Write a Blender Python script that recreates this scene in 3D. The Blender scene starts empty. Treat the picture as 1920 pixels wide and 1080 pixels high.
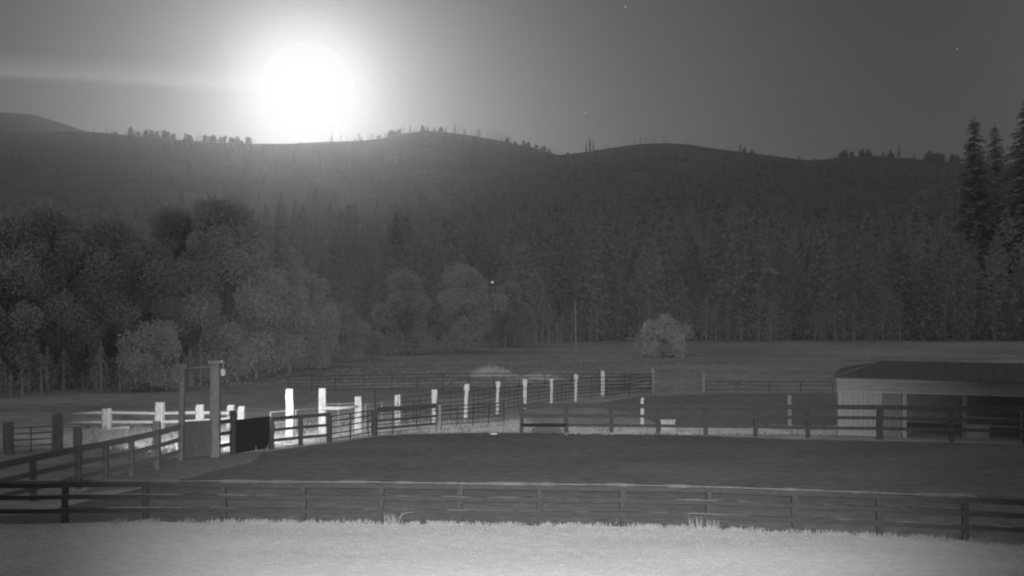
import bpy, math, random
from mathutils import Vector, Matrix
R = math.radians
random.seed(7)
S = bpy.context.scene
C = S.collection

# ------------------------------------------------------------------ camera
F, HZ, CH = 2059.0, 560.0, 6.0            # focal length and horizon in 1920-wide pixels, camera height
cam = bpy.data.cameras.new('camera')
camo = bpy.data.objects.new('camera', cam); C.objects.link(camo)
cam.sensor_width = 36.0; cam.lens = 36.0 * F / 1920.0
cam.shift_y = (HZ - 540.0) / 1920.0
cam.clip_start = 0.1; cam.clip_end = 20000
camo.location = (0, 0, CH); camo.rotation_euler = (R(90), 0, 0)
S.camera = camo
S.render.resolution_x, S.render.resolution_y = 1024, 576

# ------------------------------------------------------------------ world: moonlit night sky, plus added fill outside the view
MOON_EL = math.atan2(HZ - 172, math.hypot(F, 575 - 960))
MOON_AZ = math.atan2(575 - 960, F)       # to the left of +Y
MOON = Vector((math.sin(MOON_AZ) * math.cos(MOON_EL), math.cos(MOON_AZ) * math.cos(MOON_EL), math.sin(MOON_EL)))
w = bpy.data.worlds.new("World"); S.world = w; w.use_nodes = True
nt = w.node_tree; N = nt.nodes; L = nt.links; N.clear()
def nd(t, **k):
    n = N.new(t)
    for a, b in k.items(): setattr(n, a, b)
    return n
def mth(op, a, b=None, c=None, clamp=False):
    n = nd('ShaderNodeMath', operation=op, use_clamp=clamp)
    for i, v in enumerate((a, b, c)):
        if v is None: continue
        if isinstance(v, (int, float)): n.inputs[i].default_value = v
        else: L.new(v, n.inputs[i])
    return n.outputs[0]
out = nd('ShaderNodeOutputWorld'); bg = nd('ShaderNodeBackground')
sky = nd('ShaderNodeTexSky', sky_type='NISHITA', sun_disc=False)
sky.sun_elevation = MOON_EL; sky.sun_rotation = MOON_AZ; sky.dust_density = 1.0
bw = nd('ShaderNodeRGBToBW'); L.new(sky.outputs[0], bw.inputs[0])
skyv = mth('MULTIPLY', bw.outputs[0], 0.0085)
tc = nd('ShaderNodeTexCoord')
dot = nd('ShaderNodeVectorMath', operation='DOT_PRODUCT'); L.new(tc.outputs['Generated'], dot.inputs[0]); dot.inputs[1].default_value = MOON
ang = mth('DIVIDE', mth('ARCCOSINE', mth('MINIMUM', dot.outputs['Value'], 0.999999)), R(60))   # 0 at the moon, 1 at 60 degrees
cv = nd('ShaderNodeFloatCurve'); L.new(ang, cv.inputs['Value'])
HALO_FILL = [(0, .62), (2.2, .585), (2.7, .555), (3.1, .49), (3.6, .39), (4.3, .26), (5.2, .155), (6.2, .085), (8.5, .020), (11, .006), (20, .009), (32, .014), (42, .10), (60, .14)]  # outer points lift the unseen sky, added as fill for camera-facing sides
cm = cv.mapping; cm.use_clip = False; cu = cm.curves[0]
while len(cu.points) > 2: cu.points.remove(cu.points[1])
cu.points[0].location = (0, HALO_FILL[0][1]); cu.points[1].location = (1, HALO_FILL[-1][1])
for a, v in HALO_FILL[1:-1]: cu.points.new(a / 60.0, v)
cm.update()
# thin streak of cloud left of the moon
sep = nd('ShaderNodeSeparateXYZ'); L.new(tc.outputs['Generated'], sep.inputs[0])
u = mth('DIVIDE', sep.outputs[0], sep.outputs[1]); v = mth('DIVIDE', sep.outputs[2], sep.outputs[1])
# centre line of the streak rises to the left, v0 = .201 at u=-.22
lv = mth('ADD', mth('MULTIPLY', u, -0.056), 0.1857)
nz = nd('ShaderNodeTexNoise'); nz.inputs['Scale'].default_value = 5.0; nz.inputs['Detail'].default_value = 4
mp = nd('ShaderNodeMapping'); mp.inputs['Scale'].default_value = (1.2, 1.0, 22.0); L.new(tc.outputs['Generated'], mp.inputs[0]); L.new(mp.outputs[0], nz.inputs['Vector'])
dv = mth('DIVIDE', mth('SUBTRACT', mth('SUBTRACT', v, lv), 0.0), 0.0085)
gs = mth('POWER', 2.718, mth('MULTIPLY', mth('MULTIPLY', dv, dv), -1.0))
dv2 = mth('DIVIDE', mth('ADD', dv, 0.75), 0.4)
gs = mth('ADD', mth('MULTIPLY', gs, 0.75), mth('MULTIPLY', mth('POWER', 2.718, mth('MULTIPLY', mth('MULTIPLY', dv2, dv2), -1.0)), 0.55))
un = mth('MULTIPLY', mth('MINIMUM', mth('MAXIMUM', mth('DIVIDE', mth('SUBTRACT', -0.17, u), 0.12), 0), 1), mth('GREATER_THAN', sep.outputs[1], 0))
streak = mth('MULTIPLY', mth('MULTIPLY', gs, un), mth('MULTIPLY', nz.outputs['Fac'], 0.26))
tot = mth('ADD', mth('ADD', cv.outputs[0], skyv), streak)
L.new(tot, bg.inputs['Color']); bg.inputs['Strength'].default_value = 1.0
L.new(bg.outputs[0], out.inputs['Surface'])

# ------------------------------------------------------------------ lamps
def lamp(name, typ, loc, aim, energy, **k):
    l = bpy.data.lights.new(name, typ); l.energy = energy
    for a, b in k.items(): setattr(l, a, b)
    o = bpy.data.objects.new(name, l); C.objects.link(o); o.location = loc
    o.rotation_euler = (Vector(aim) - Vector(loc)).to_track_quat('-Z', 'Y').to_euler()
    return o
lamp('moonlight', 'SUN', MOON * 100, (0, 0, 0), 0.20, angle=R(0.5))
# infrared illuminator of the camera, mounted beside it
lamp('illuminator', 'SPOT', (0.02, -0.25, 6.14), (0.02 + 0.02 * 24, 24, 0.4), 98000, spot_size=R(49), spot_blend=1.0, shadow_soft_size=0.12)
# floodlight on the gate post, pointing away from the camera into the corral
GL = (-11.05, 42.1, 3.05)
lamp('corral_floodlight', 'SPOT', GL, (-13.2, 50.0, 0.7), 3300, spot_size=R(125), spot_blend=1.0, shadow_soft_size=0.06)

S.view_settings.view_transform = 'Standard'; S.view_settings.look = 'None'
S.view_settings.exposure = 0; S.view_settings.gamma = 1; S.view_settings.use_curve_mapping = False
S.cycles.pixel_filter_type = 'BLACKMAN_HARRIS'; S.cycles.filter_width = 2.1; S.cycles.max_bounces = 5; S.cycles.diffuse_bounces = 4; S.cycles.volume_bounces = 0; S.cycles.transparent_max_bounces = 8
S.cycles.use_denoising = True; S.cycles.use_light_tree = False; S.cycles.use_adaptive_sampling = False; S.cycles.sample_clamp_indirect = 2.0

# ------------------------------------------------------------------ materials (all grey: an infrared picture)
def mat(name, base, var=0.3, scale=4.0, detail=6, stretch=(1, 1, 1), rough=0.9, bump=0.0, bscale=None, spec=0.15, emit=None, lit_top=0.0, trans=0.0, big=0.0, bigscale=.1):
    m = bpy.data.materials.new(name); m.use_nodes = True
    t = m.node_tree; n = t.nodes; l = t.links
    b = n['Principled BSDF']; b.inputs['Roughness'].default_value = rough
    b.inputs['Specular IOR Level'].default_value = spec
    if emit is not None:
        b.inputs['Base Color'].default_value = (base, base, base, 1)
        b.inputs['Emission Color'].default_value = (1, 1, 1, 1); b.inputs['Emission Strength'].default_value = emit; m.cycles.emission_sampling = 'NONE'
        return m
    c = n.new('ShaderNodeTexCoord'); mp = n.new('ShaderNodeMapping'); mp.inputs['Scale'].default_value = stretch
    l.new(c.outputs['Object'], mp.inputs[0])
    nz = n.new('ShaderNodeTexNoise'); nz.inputs['Scale'].default_value = scale; nz.inputs['Detail'].default_value = detail; nz.inputs['Roughness'].default_value = .65
    l.new(mp.outputs[0], nz.inputs['Vector'])
    mr = n.new('ShaderNodeMapRange'); mr.inputs['From Min'].default_value = .3; mr.inputs['From Max'].default_value = .7
    mr.inputs['To Min'].default_value = base * (1 - var); mr.inputs['To Max'].default_value = base * (1 + var)
    l.new(nz.outputs['Fac'], mr.inputs['Value']); val = mr.outputs[0]
    if big:
        n2 = n.new('ShaderNodeTexNoise'); n2.inputs['Scale'].default_value = bigscale; n2.inputs['Detail'].default_value = 4
        l.new(mp.outputs[0], n2.inputs['Vector'])
        m2 = n.new('ShaderNodeMapRange'); m2.inputs['From Min'].default_value = .3; m2.inputs['From Max'].default_value = .7
        m2.inputs['To Min'].default_value = 1 - big; m2.inputs['To Max'].default_value = 1 + big
        l.new(n2.outputs['Fac'], m2.inputs['Value'])
        mu = n.new('ShaderNodeMath'); mu.operation = 'MULTIPLY'; l.new(val, mu.inputs[0]); l.new(m2.outputs[0], mu.inputs[1]); val = mu.outputs[0]
    if lit_top:   # light caught by upward faces, put into the colour as pale patches
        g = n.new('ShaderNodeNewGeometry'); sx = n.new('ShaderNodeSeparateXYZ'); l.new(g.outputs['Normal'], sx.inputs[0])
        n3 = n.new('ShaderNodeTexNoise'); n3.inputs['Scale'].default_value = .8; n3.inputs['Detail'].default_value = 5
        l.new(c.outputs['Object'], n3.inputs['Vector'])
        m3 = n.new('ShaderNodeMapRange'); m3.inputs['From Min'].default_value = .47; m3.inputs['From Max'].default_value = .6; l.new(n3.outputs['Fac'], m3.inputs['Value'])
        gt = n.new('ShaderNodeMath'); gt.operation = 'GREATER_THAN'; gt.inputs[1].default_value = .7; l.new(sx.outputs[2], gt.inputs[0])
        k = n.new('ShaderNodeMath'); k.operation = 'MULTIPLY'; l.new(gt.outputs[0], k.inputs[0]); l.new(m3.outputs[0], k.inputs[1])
        mm = n.new('ShaderNodeMath'); mm.operation = 'MULTIPLY_ADD'; l.new(k.outputs[0], mm.inputs[0]); mm.inputs[1].default_value = lit_top; l.new(val, mm.inputs[2]); val = mm.outputs[0]
    l.new(val, b.inputs['Base Color'])
    if trans:
        tr = n.new('ShaderNodeBsdfTranslucent'); l.new(val, tr.inputs['Color']); mx = n.new('ShaderNodeMixShader'); mx.inputs[0].default_value = trans
        l.new(b.outputs[0], mx.inputs[1]); l.new(tr.outputs[0], mx.inputs[2]); l.new(mx.outputs[0], n['Material Output'].inputs['Surface'])
    if bump:
        bu = n.new('ShaderNodeBump'); bu.inputs['Strength'].default_value = bump; bu.inputs['Distance'].default_value = .05
        nb = n.new('ShaderNodeTexNoise'); nb.inputs['Scale'].default_value = bscale or scale; nb.inputs['Detail'].default_value = 6
        l.new(mp.outputs[0], nb.inputs['Vector']); l.new(nb.outputs['Fac'], bu.inputs['Height']); l.new(bu.outputs[0], b.inputs['Normal'])
    return m
M = dict(
    lawn=mat('lawn', .50, .16, 5.0, 10, (.5, 1.3, 1), 1, .15, 10, 0, big=.10, bigscale=.35),
    field=mat('field', .37, .35, 1.2, 8, (.5, 1, 1), 1, .3, 6, 0, big=.25, bigscale=.12),
    dirt=mat('dirt', .165, .3, 3, 10, (.6, 1, 1), 1, .6, 5, 0, big=.16, bigscale=.3),
    pen=mat('pen_dirt', .24, .25, 4, 8, (.6, 1, 1), 1, .4, 9, 0, big=.15, bigscale=.2),
    straw=mat('straw_ground', .50, .5, 2.0, 9, (.5, 1, 1), 1, .4, 8, 0, big=.35, bigscale=.5),
    path=mat('path', .26, .25, 3, 6, (.6, 1, 1), 1, .3, 8, 0),
    palewood=mat('pale_wood', .48, .5, 5, 8, (6, 6, .7), .9, .4, 8, .1),
    greywood=mat('grey_wood', .20, .35, 5, 8, (6, 6, .7), .9, .4, 8, .1),
    darkwood=mat('dark_stained_wood', .036, .3, 5, 6, (5, 5, .7), .85, .3, 8, .15),
    gatewood=mat('gate_wood', .17, .35, 5, 6, (6, 6, .7), .9, .3, 8, .1),
    railwood=mat('lit_top_dark_wood', .031, .3, 5, 6, (1, 5, 5), .9, .3, 8, .1, lit_top=.75), postwood=mat('front_post_wood', .034, .3, 5, 6, (5, 5, 1), .9, .3, 8, .1), leftwood=mat('left_fence_wood', .16, .3, 5, 6, (5, 5, 1), .9, .3, 8, .1),  # pale rail tops are caught light painted into the wood colour
    midrail=mat('lit_top_mid_wood', .052, .3, 5, 6, (1, 5, 5), .9, .3, 8, .1, lit_top=.12),
    cap=mat('cap_board', .08, .4, 2.0, 8, (1, 6, 6), .9, .3, 8, .1, lit_top=.25),
    gatepanel=mat('gate_panel', .085, .3, 5, 6, (6, 6, .7), .9, .3, 8, .1),
    black=mat('black_panel', .012, .2, 3, 4, (1, 1, 1), .8, .1, 8, .1),
    steel=mat('dark_steel', .03, .3, 6, 4, (1, 1, 1), .6, 0, None, .3),
    pipe=mat('pale_pipe', .30, .25, 5, 4, (1, 1, 1), .6, 0, None, .3),
    wire=mat('grey_wire', .14, .25, 5, 4, (1, 1, 1), .6, 0, None, .3),
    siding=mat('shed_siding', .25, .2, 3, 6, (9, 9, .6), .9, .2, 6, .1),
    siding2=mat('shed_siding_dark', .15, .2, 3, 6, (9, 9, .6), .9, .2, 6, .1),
    fascia=mat('shed_fascia', .21, .25, 2, 6, (.6, .6, 5), .9, .2, 6, .1),
    trim=mat('shed_trim', .27, .25, 2, 6, (.6, .6, 3), .9, .2, 6, .1),
    roof=mat('roof_metal', .085, .2, 2, 4, (8, .4, 1), .7, 0, None, .2),
    white=mat('white_enamel', .55, .08, 4, 3, (1, 1, 1), .6, 0, None, .3),
    bark=mat('bark', .14, .3, 4, 6, (5, 5, .8), 1, .4, 6, 0),
    leaf=mat('foliage', .49, .12, .6, 5, (1, 1, 1), 1, 0, None, 0, trans=.5),
    leafp=mat('pale_foliage', .50, .25, .8, 5, (1, 1, 1), 1, 0, None, 0, trans=.4),
    needle=mat('needles', .42, .15, .8, 5, (1, 1, 1), 1, 0, None, 0, trans=.45),
    pine=mat('pine_needles', .46, .15, .8, 5, (1, 1, 1), 1, 0, None, 0, trans=.45),
    fartree=mat('far_needles', .19, .2, .8, 5, (1, 1, 1), 1, 0, None, 0), leftpost=mat('dull_post_wood', .24, .35, 5, 6, (6, 6, .7), .9, .3, 8, .1),
    snag=mat('charred_wood', .04, .3, 2, 4, (1, 1, 1), 1, 0, None, 0),
    hill=mat('hillside', .15, .3, .02, 10, (1, 1, 1), 1, 0, None, 0, big=.22, bigscale=.004),
    dry=mat('dry_grass', .24, .3, 3, 5, (1, 1, 1), 1, 0, None, 0),
    lawnblade=mat('lawn_blades', .19, .2, 3, 5, (1, 1, 1), 1, 0, None, 0),
    blade=mat('grass_blades', .15, .25, 3, 5, (1, 1, 1), 1, 0, None, 0),
    brush=mat('pale_brush', .36, .3, 3, 5, (1, 1, 1), 1, 0, None, 0),
    moon=mat('moon', .2, emit=.84), star=mat('star', .2, emit=.9), bulb=mat('bulb', .3, emit=.5),
)

# ------------------------------------------------------------------ geometry helpers
class MB:
    def __init__(s): s.v = []; s.f = []
    def box(s, c, d, rz=0.0, tilt=(0, 0), taper=1.0):
        """box with centre-bottom c, size d, turned rz, top shifted by tilt, top scaled by taper"""
        b = len(s.v); cs, sn = math.cos(rz), math.sin(rz)
        for k in (0, 1):
            t = 1 if k == 0 else taper
            for x, y in ((-1, -1), (1, -1), (1, 1), (-1, 1)):
                X, Y = x * d[0] / 2 * t, y * d[1] / 2 * t
                s.v.append((c[0] + X * cs - Y * sn + k * tilt[0], c[1] + X * sn + Y * cs + k * tilt[1], c[2] + k * d[2]))
        s.f += [(b + 3, b + 2, b + 1, b), (b + 4, b + 5, b + 6, b + 7)] + [(b + i, b + (i + 1) % 4, b + 4 + (i + 1) % 4, b + 4 + i) for i in range(4)]
        return s
    def bar(s, A, B, wd, ht):
        """rectangular bar from A to B, ht is vertical, wd horizontal"""
        A, B = Vector(A), Vector(B); d = (B - A); n = Vector((-d.y, d.x, 0)); n = n.normalized() * wd / 2 if n.length > 1e-6 else Vector((wd / 2, 0, 0))
        up = Vector((0, 0, ht / 2)); b = len(s.v)
        for P in (A, B):
            for q in (-n - up, n - up, n + up, -n + up): s.v.append(tuple(P + q))
        s.f += [(b + 3, b + 2, b + 1, b), (b + 4, b + 5, b + 6, b + 7)] + [(b + i, b + (i + 1) % 4, b + 4 + (i + 1) % 4, b + 4 + i) for i in range(4)]
        return s
    def tube(s, pts, rad, n=8):
        pts = [Vector(p) for p in pts]; rad = rad if isinstance(rad, (list, tuple)) else [rad] * len(pts); b = len(s.v)
        for i, p in enumerate(pts):
            d = (pts[min(i + 1, len(pts) - 1)] - pts[max(i - 1, 0)]).normalized()
            a = Vector((0, 0, 1)) if abs(d.z) < .9 else Vector((1, 0, 0))
            e1 = d.cross(a).normalized(); e2 = d.cross(e1)
            for k in range(n):
                t = 2 * math.pi * k / n; s.v.append(tuple(p + (e1 * math.cos(t) + e2 * math.sin(t)) * rad[i]))
        for i in range(len(pts) - 1):
            for k in range(n): s.f.append((b + i * n + k, b + i * n + (k + 1) % n, b + (i + 1) * n + (k + 1) % n, b + (i + 1) * n + k))
        s.f.append(tuple(b + k for k in range(n - 1, -1, -1))); e = b + (len(pts) - 1) * n; s.f.append(tuple(e + k for k in range(n)))
        return s
    def post(s, c, wd, dp, h, rz=0, lean=(0, 0), n=5, rnd=None, wide=None):
        """weathered timber: octagonal-cornered section with small wobbles; wide = (height from top, factor) for a wider head"""
        rnd = rnd or random; b = len(s.v); ch = .18; prof = []
        for x, y in ((-1, -1), (1, -1), (1, 1), (-1, 1)):
            if x * y > 0: prof += [(x, y * (1 - ch)), (x * (1 - ch), y)] if True else []
            else: prof += [(x * (1 - ch), y), (x, y * (1 - ch))]
        cs, sn = math.cos(rz), math.sin(rz); lv = [i / n for i in range(n + 1)]
        if wide: k0 = 1 - wide[0] / h; lv = sorted(set(lv + [k0, k0 + .02]))
        for j, t in enumerate(lv):
            jx, jy = rnd.uniform(-.012, .012), rnd.uniform(-.012, .012)
            sc = 1.0
            if wide and t > k0 + .01: sc = wide[1]
            if t == 1: sc *= .94
            for x, y in prof:
                X, Y = x * wd / 2 * sc + rnd.uniform(-.006, .006), y * dp / 2 * (sc if not wide else 1) + rnd.uniform(-.006, .006)
                s.v.append((c[0] + X * cs - Y * sn + lean[0] * t + jx, c[1] + X * sn + Y * cs + lean[1] * t + jy, c[2] + h * t + (rnd.uniform(-.02, .015) if t == 1 else 0)))
        m = 8
        for j in range(len(lv) - 1):
            for k in range(m): s.f.append((b + j * m + k, b + j * m + (k + 1) % m, b + (j + 1) * m + (k + 1) % m, b + (j + 1) * m + k))
        e = b + (len(lv) - 1) * m; s.f.append(tuple(e + k for k in range(m))); s.f.append(tuple(b + k for k in range(m - 1, -1, -1)))
        return s
    def quad(s, p, a, bb):
        b = len(s.v); p = Vector(p)
        for q in (-a - bb, a - bb, a + bb, -a + bb): s.v.append(tuple(p + q))
        s.f.append((b, b + 1, b + 2, b + 3))
    def tri(s, a, b_, c_):
        b = len(s.v); s.v += [tuple(a), tuple(b_), tuple(c_)]; s.f.append((b, b + 1, b + 2))
    def build(s, name, m, parent=None, smooth=False):
        me = bpy.data.meshes.new(name); me.from_pydata(s.v, [], s.f); me.materials.append(m)
        if smooth: me.polygons.foreach_set('use_smooth', [True] * len(me.polygons))
        o = bpy.data.objects.new(name, me); C.objects.link(o)
        if parent: o.parent = parent; o.matrix_parent_inverse = parent.matrix_basis.inverted()
        return o
def tag(o, label=None, cat=None, group=None, kind=None):
    for k, v in (('label', label), ('category', cat), ('group', group), ('kind', kind)):
        if v: o[k] = v
    return o
def empty(name, loc, label, cat, group=None, rz=0):
    o = bpy.data.objects.new(name, None); C.objects.link(o); o.location = loc; o.rotation_euler = (0, 0, rz); o.empty_display_size = .3
    return tag(o, label, cat, group)
def dup(root, loc, rz=0, sc=1, label=None, group=None):
    r = root.copy(); C.objects.link(r); r.location = loc; r.rotation_euler = (0, 0, rz); r.scale = (sc, sc, sc) if isinstance(sc, (int, float)) else sc
    if label: r['label'] = label
    if group: r['group'] = group
    for ch in list(root.children):
        c = ch.copy(); C.objects.link(c); c.parent = r
        for g in ch.children:
            d = g.copy(); C.objects.link(d); d.parent = c
    return r
def W(px, py, z=0.0):
    """point of the flat ground seen at that place of the photograph (surveying only)"""
    p = (py - HZ) / CH
    return Vector(((px - 960) / p, F / p, z))
def ppm(py): return (py - HZ) / CH
def lerp(a, b, t): return a + (b - a) * t
def interp(tab, x):
    if x <= tab[0][0]: return tab[0][1]
    for (a, b), (c, d) in zip(tab, tab[1:]):
        if x <= c: return b + (d - b) * (x - a) / (c - a)
    return tab[-1][1]
def sheet(name, pts, z, m, wob=0.0):
    """flat polygon with its outline subdivided and slightly ragged"""
    P = []
    for i, p in enumerate(pts):
        q = pts[(i + 1) % len(pts)]; n = max(1, int((q - p).length / .6)) if wob else 1
        for k in range(n):
            r = p.lerp(q, k / n); P.append((r.x + random.uniform(-wob, wob) * .4, r.y + random.uniform(-wob, wob), z))
    me = bpy.data.meshes.new(name); me.from_pydata(P, [], [tuple(range(len(P)))]); me.materials.append(m)
    o = bpy.data.objects.new(name, me); C.objects.link(o)
    if me.polygons[0].normal.z < 0: me.flip_normals()
    return tag(o, kind='structure')

# ------------------------------------------------------------------ ground
g = MB(); g.v = [(-2400, -60, 0), (2400, -60, 0), (2400, 3300, 0), (-2400, 3300, 0)]; g.f = [(0, 1, 2, 3)]
tag(g.build('ground', M['field']), kind='structure')
FB = [(-420, 992), (0, 983), (300, 979), (713, 983), (862, 985), (1012, 987), (1168, 989), (1330, 993), (1500, 1000), (1650, 1007), (1810, 1015), (1920, 1021), (2250, 1040)]
def fb(px): return W(px, interp(FB, px))
near = [Vector((40, 8, 0)), Vector((-40, 8, 0))]
sheet('lawn', [fb(x) for x in (-420, 0, 300, 713, 1012, 1168, 1330, 1500, 1650, 1920, 2250)] + near, .012, M['lawn'], .10)
AR = [(2400, 850), (1920, 834), (1700, 828), (1500, 824), (1300, 817), (1150, 814), (1000, 812), (860, 813), (760, 815), (700, 819), (640, 829), (560, 838), (500, 848), (440, 862), (400, 880), (320, 905), (200, 930), (60, 965), (-300, 985)]
sheet('arena_ground', [fb(x) for x in (-300, 0, 300, 713, 1012, 1330, 1500, 1650, 1920, 2250)] + [W(*p) for p in AR], .008, M['dirt'], .07)
sheet('pen_ground', [W(*p) for p in ((1100, 760), (1190, 744), (1350, 738), (1590, 737), (1590, 804), (1420, 804), (1240, 800), (1200, 778))], .006, M['pen'], .12)
sheet('corral_ground', [W(*p) for p in ((150, 836), (300, 815), (400, 812), (500, 812), (640, 806), (760, 801), (880, 800), (1000, 806), (1000, 812.5), (860, 812.5), (760, 814.5), (700, 818.5), (640, 828), (560, 837), (500, 847), (455, 856), (300, 862), (230, 846))], .005, M['straw'], .1)
sheet('gate_path', [W(*p) for p in ((150, 925), (290, 862), (345, 858), (500, 846), (470, 868), (400, 884), (330, 906))], .014, M['path'], .05)

# ------------------------------------------------------------------ hills
NOISE = [(random.uniform(.002, .02), random.uniform(.002, .02), random.uniform(0, 6)) for _ in range(14)]
def nzf(x, y): return sum(math.sin(a * x + c) * math.cos(b * y + c * 2) / (1 + i * .3) for i, (a, b, c) in enumerate(NOISE)) / 4
RIDGE = {
 'main': (200, 2000, [(-1600, 300), (-300, 262), (0, 246), (150, 246), (200, 249), (300, 259), (400, 266), (480, 269), (540, 269), (600, 266), (680, 263), (720, 259), (760, 249), (800, 245), (840, 248), (880, 253), (940, 263), (1000, 276), (1040, 288), (1150, 310), (1500, 330), (3200, 360)]),
 'right': (150, 1400, [(560, 556), (700, 420), (850, 335), (960, 299), (1050, 289.5), (1100, 284), (1150, 276), (1200, 269), (1250, 267.5), (1290, 270), (1340, 278), (1400, 285), (1440, 290), (1490, 297), (1520, 300), (1560, 297), (1600, 293), (1650, 292), (1700, 296), (1750, 300), (1790, 304), (1850, 310), (1920, 302), (2100, 290), (3200, 330)]),
 'far': (2050, 2750, [(-1600, 300), (-400, 215), (-100, 205), (0, 208), (60, 212), (110, 227), (150, 240), (185, 250), (260, 275), (400, 320), (600, 380)]),
}
def hz_at(key, px, t):
    yb, D0, tab = RIDGE[key]
    D = D0 + 60 * math.sin(px * .006 + D0); zr = CH + (HZ - interp(tab, px)) / F * D
    if t <= 1: Y = lerp(yb, D, t); z = zr * t ** 1.32
    else: Y = D + (t - 1) * 1800; z = zr * max(0, 1 - (t - 1) * 2.6)
    X = (px - 960) / F * Y
    z += nzf(X, Y) * 17 * max(0, math.sin(math.pi * min(t, 1))) * (zr / 290) - (0.5 if key != 'far' else 3) 
    return Vector((X, Y, z))
def hill(key, x0, x1, name):
    m = MB(); xs = list(range(x0, x1 + 1, 14)); ts = [i / 44 for i in range(45)] + [1.06, 1.15, 1.3]
    for t in ts:
        for x in xs:
            p = hz_at(key, x, t)
            m.v.append((max(-2350, min(2350, p.x)), p.y, p.z))
    n = len(xs)
    for j in range(len(ts) - 1):
        for i in range(n - 1): m.f.append((j * n + i, j * n + i + 1, (j + 1) * n + i + 1, (j + 1) * n + i))
    tag(m.build(name, M['hill'], smooth=True), kind='structure')
hill('main', -1300, 3000, 'hills')
hill('right', 560, 3100, 'hills')
hill('far', -1000, 600, 'hills')

# forest: low conifers and brush as one mass over the slopes
def cone_tree(m, p, h, r, rnd, layers=4, n=6):
    for k in range(layers):
        z0 = h * (.08 + .23 * k); z1 = min(h, z0 + h * .42); rr = r * (1 - k / (layers + .3)); b = len(m.v); a0 = rnd.uniform(0, 6)
        for i in range(n):
            a = a0 + i * 2 * math.pi / n; q = rr * rnd.uniform(.6, 1.15)
            m.v.append((p.x + q * math.cos(a), p.y + q * math.sin(a), p.z + z0 + rnd.uniform(-.04, .04) * h))
        m.v.append((p.x, p.y, p.z + z1)); m.f += [(b + i, b + (i + 1) % n, b + n) for i in range(n)]
def ragged_tree(m, p, h, r, rnd, n):
    for k in range(n):
        u = rnd.random() ** .8; z = h * (.04 + .94 * u); q = r * (1.02 - u) * rnd.uniform(.35, 1.15); a = rnd.uniform(0, 6.3)
        c = Vector((p.x + q * math.cos(a), p.y + q * math.sin(a), p.z + z)); s_ = h * (rnd.uniform(.018, .033) if n > 100 else rnd.uniform(.05, .09))
        e = Vector((rnd.gauss(0, 1), rnd.gauss(0, 1), rnd.gauss(0, .7))).normalized(); f = e.orthogonal().normalized()
        m.tri(c + e * s_, c - e * s_ * .5 + f * s_ * .7, c - e * s_ * .5 - f * s_ * .7)
    m.tri(p + Vector((-.12, 0, 0)), p + Vector((.12, 0, 0)), p + Vector((0, 0, h * 1.03)))
rnd = random.Random(3)
fo = MB(); fa = MB()
for i in range(3200):
    key = 'right' if rnd.random() < .45 else 'main'
    px = rnd.uniform(-150, 2150) if key == 'main' else rnd.uniform(720, 2150)
    if key == 'main' and px > 1250: continue
    t = rnd.random() ** 1.7 * .93 + .005
    if nzf(px * 3, t * 900) < -.15 and t > .3: continue
    p = hz_at(key, px, t); h = rnd.uniform(6, 20) * (1 + .35 * nzf(px * 4, t * 700))
    if key == 'right' and t > .8: continue
    if abs(px - 923) < 24 and t < .12: continue
    if p.y < 520: ragged_tree(fo, p - Vector((0, 0, .5)), h, h * rnd.uniform(.2, .34), rnd, 460)
    else: cone_tree(fa, p - Vector((0, 0, .5)), h, h * rnd.uniform(.16, .34), rnd, 4, 7)
for i in range(2600):
    key = 'right' if rnd.random() < .4 else 'main'; px = rnd.uniform(-100, 1150) if key == 'main' else rnd.uniform(900, 1980)
    t = rnd.uniform(.38, .97); h = rnd.uniform(4, 12)
    if nzf(px * 2, t * 1300) < -.2 or (key == 'right' and t > .9 and 1080 < px < 1540): continue
    cone_tree(fa, hz_at(key, px, t) - Vector((0, 0, .5)), h, h * rnd.uniform(.2, .45), rnd, 3, 6)
for i in range(900):      # brush line at the foot of the slopes
    px = rnd.uniform(-200, 2100); d = rnd.uniform(150, 215)
    if i % 2 and px < 1060: d = interp([(-200, 62), (0, 66), (200, 70), (400, 76), (500, 84), (600, 94), (700, 112), (850, 128), (1000, 140)], px) + rnd.uniform(0, 12)
    X = (px - 960) / F * d
    if abs(px - 923) < 20 or abs(px - 1080) < 8: continue
    h = (rnd.uniform(4, 13) if px < 1050 else rnd.uniform(3, 9)) if d > 149 else rnd.uniform(1.2, 3.6)
    ragged_tree(fo, Vector((X, d, -.2)), h, h * rnd.uniform(.25, .5), rnd, 260)
tag(fa.build('forest', M['fartree']), 'scattered conifers high on the slopes', 'forest', kind='stuff')
tag(fo.build('forest', M['needle']), 'dark wooded slopes below the ridge', 'forest', kind='stuff')

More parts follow.
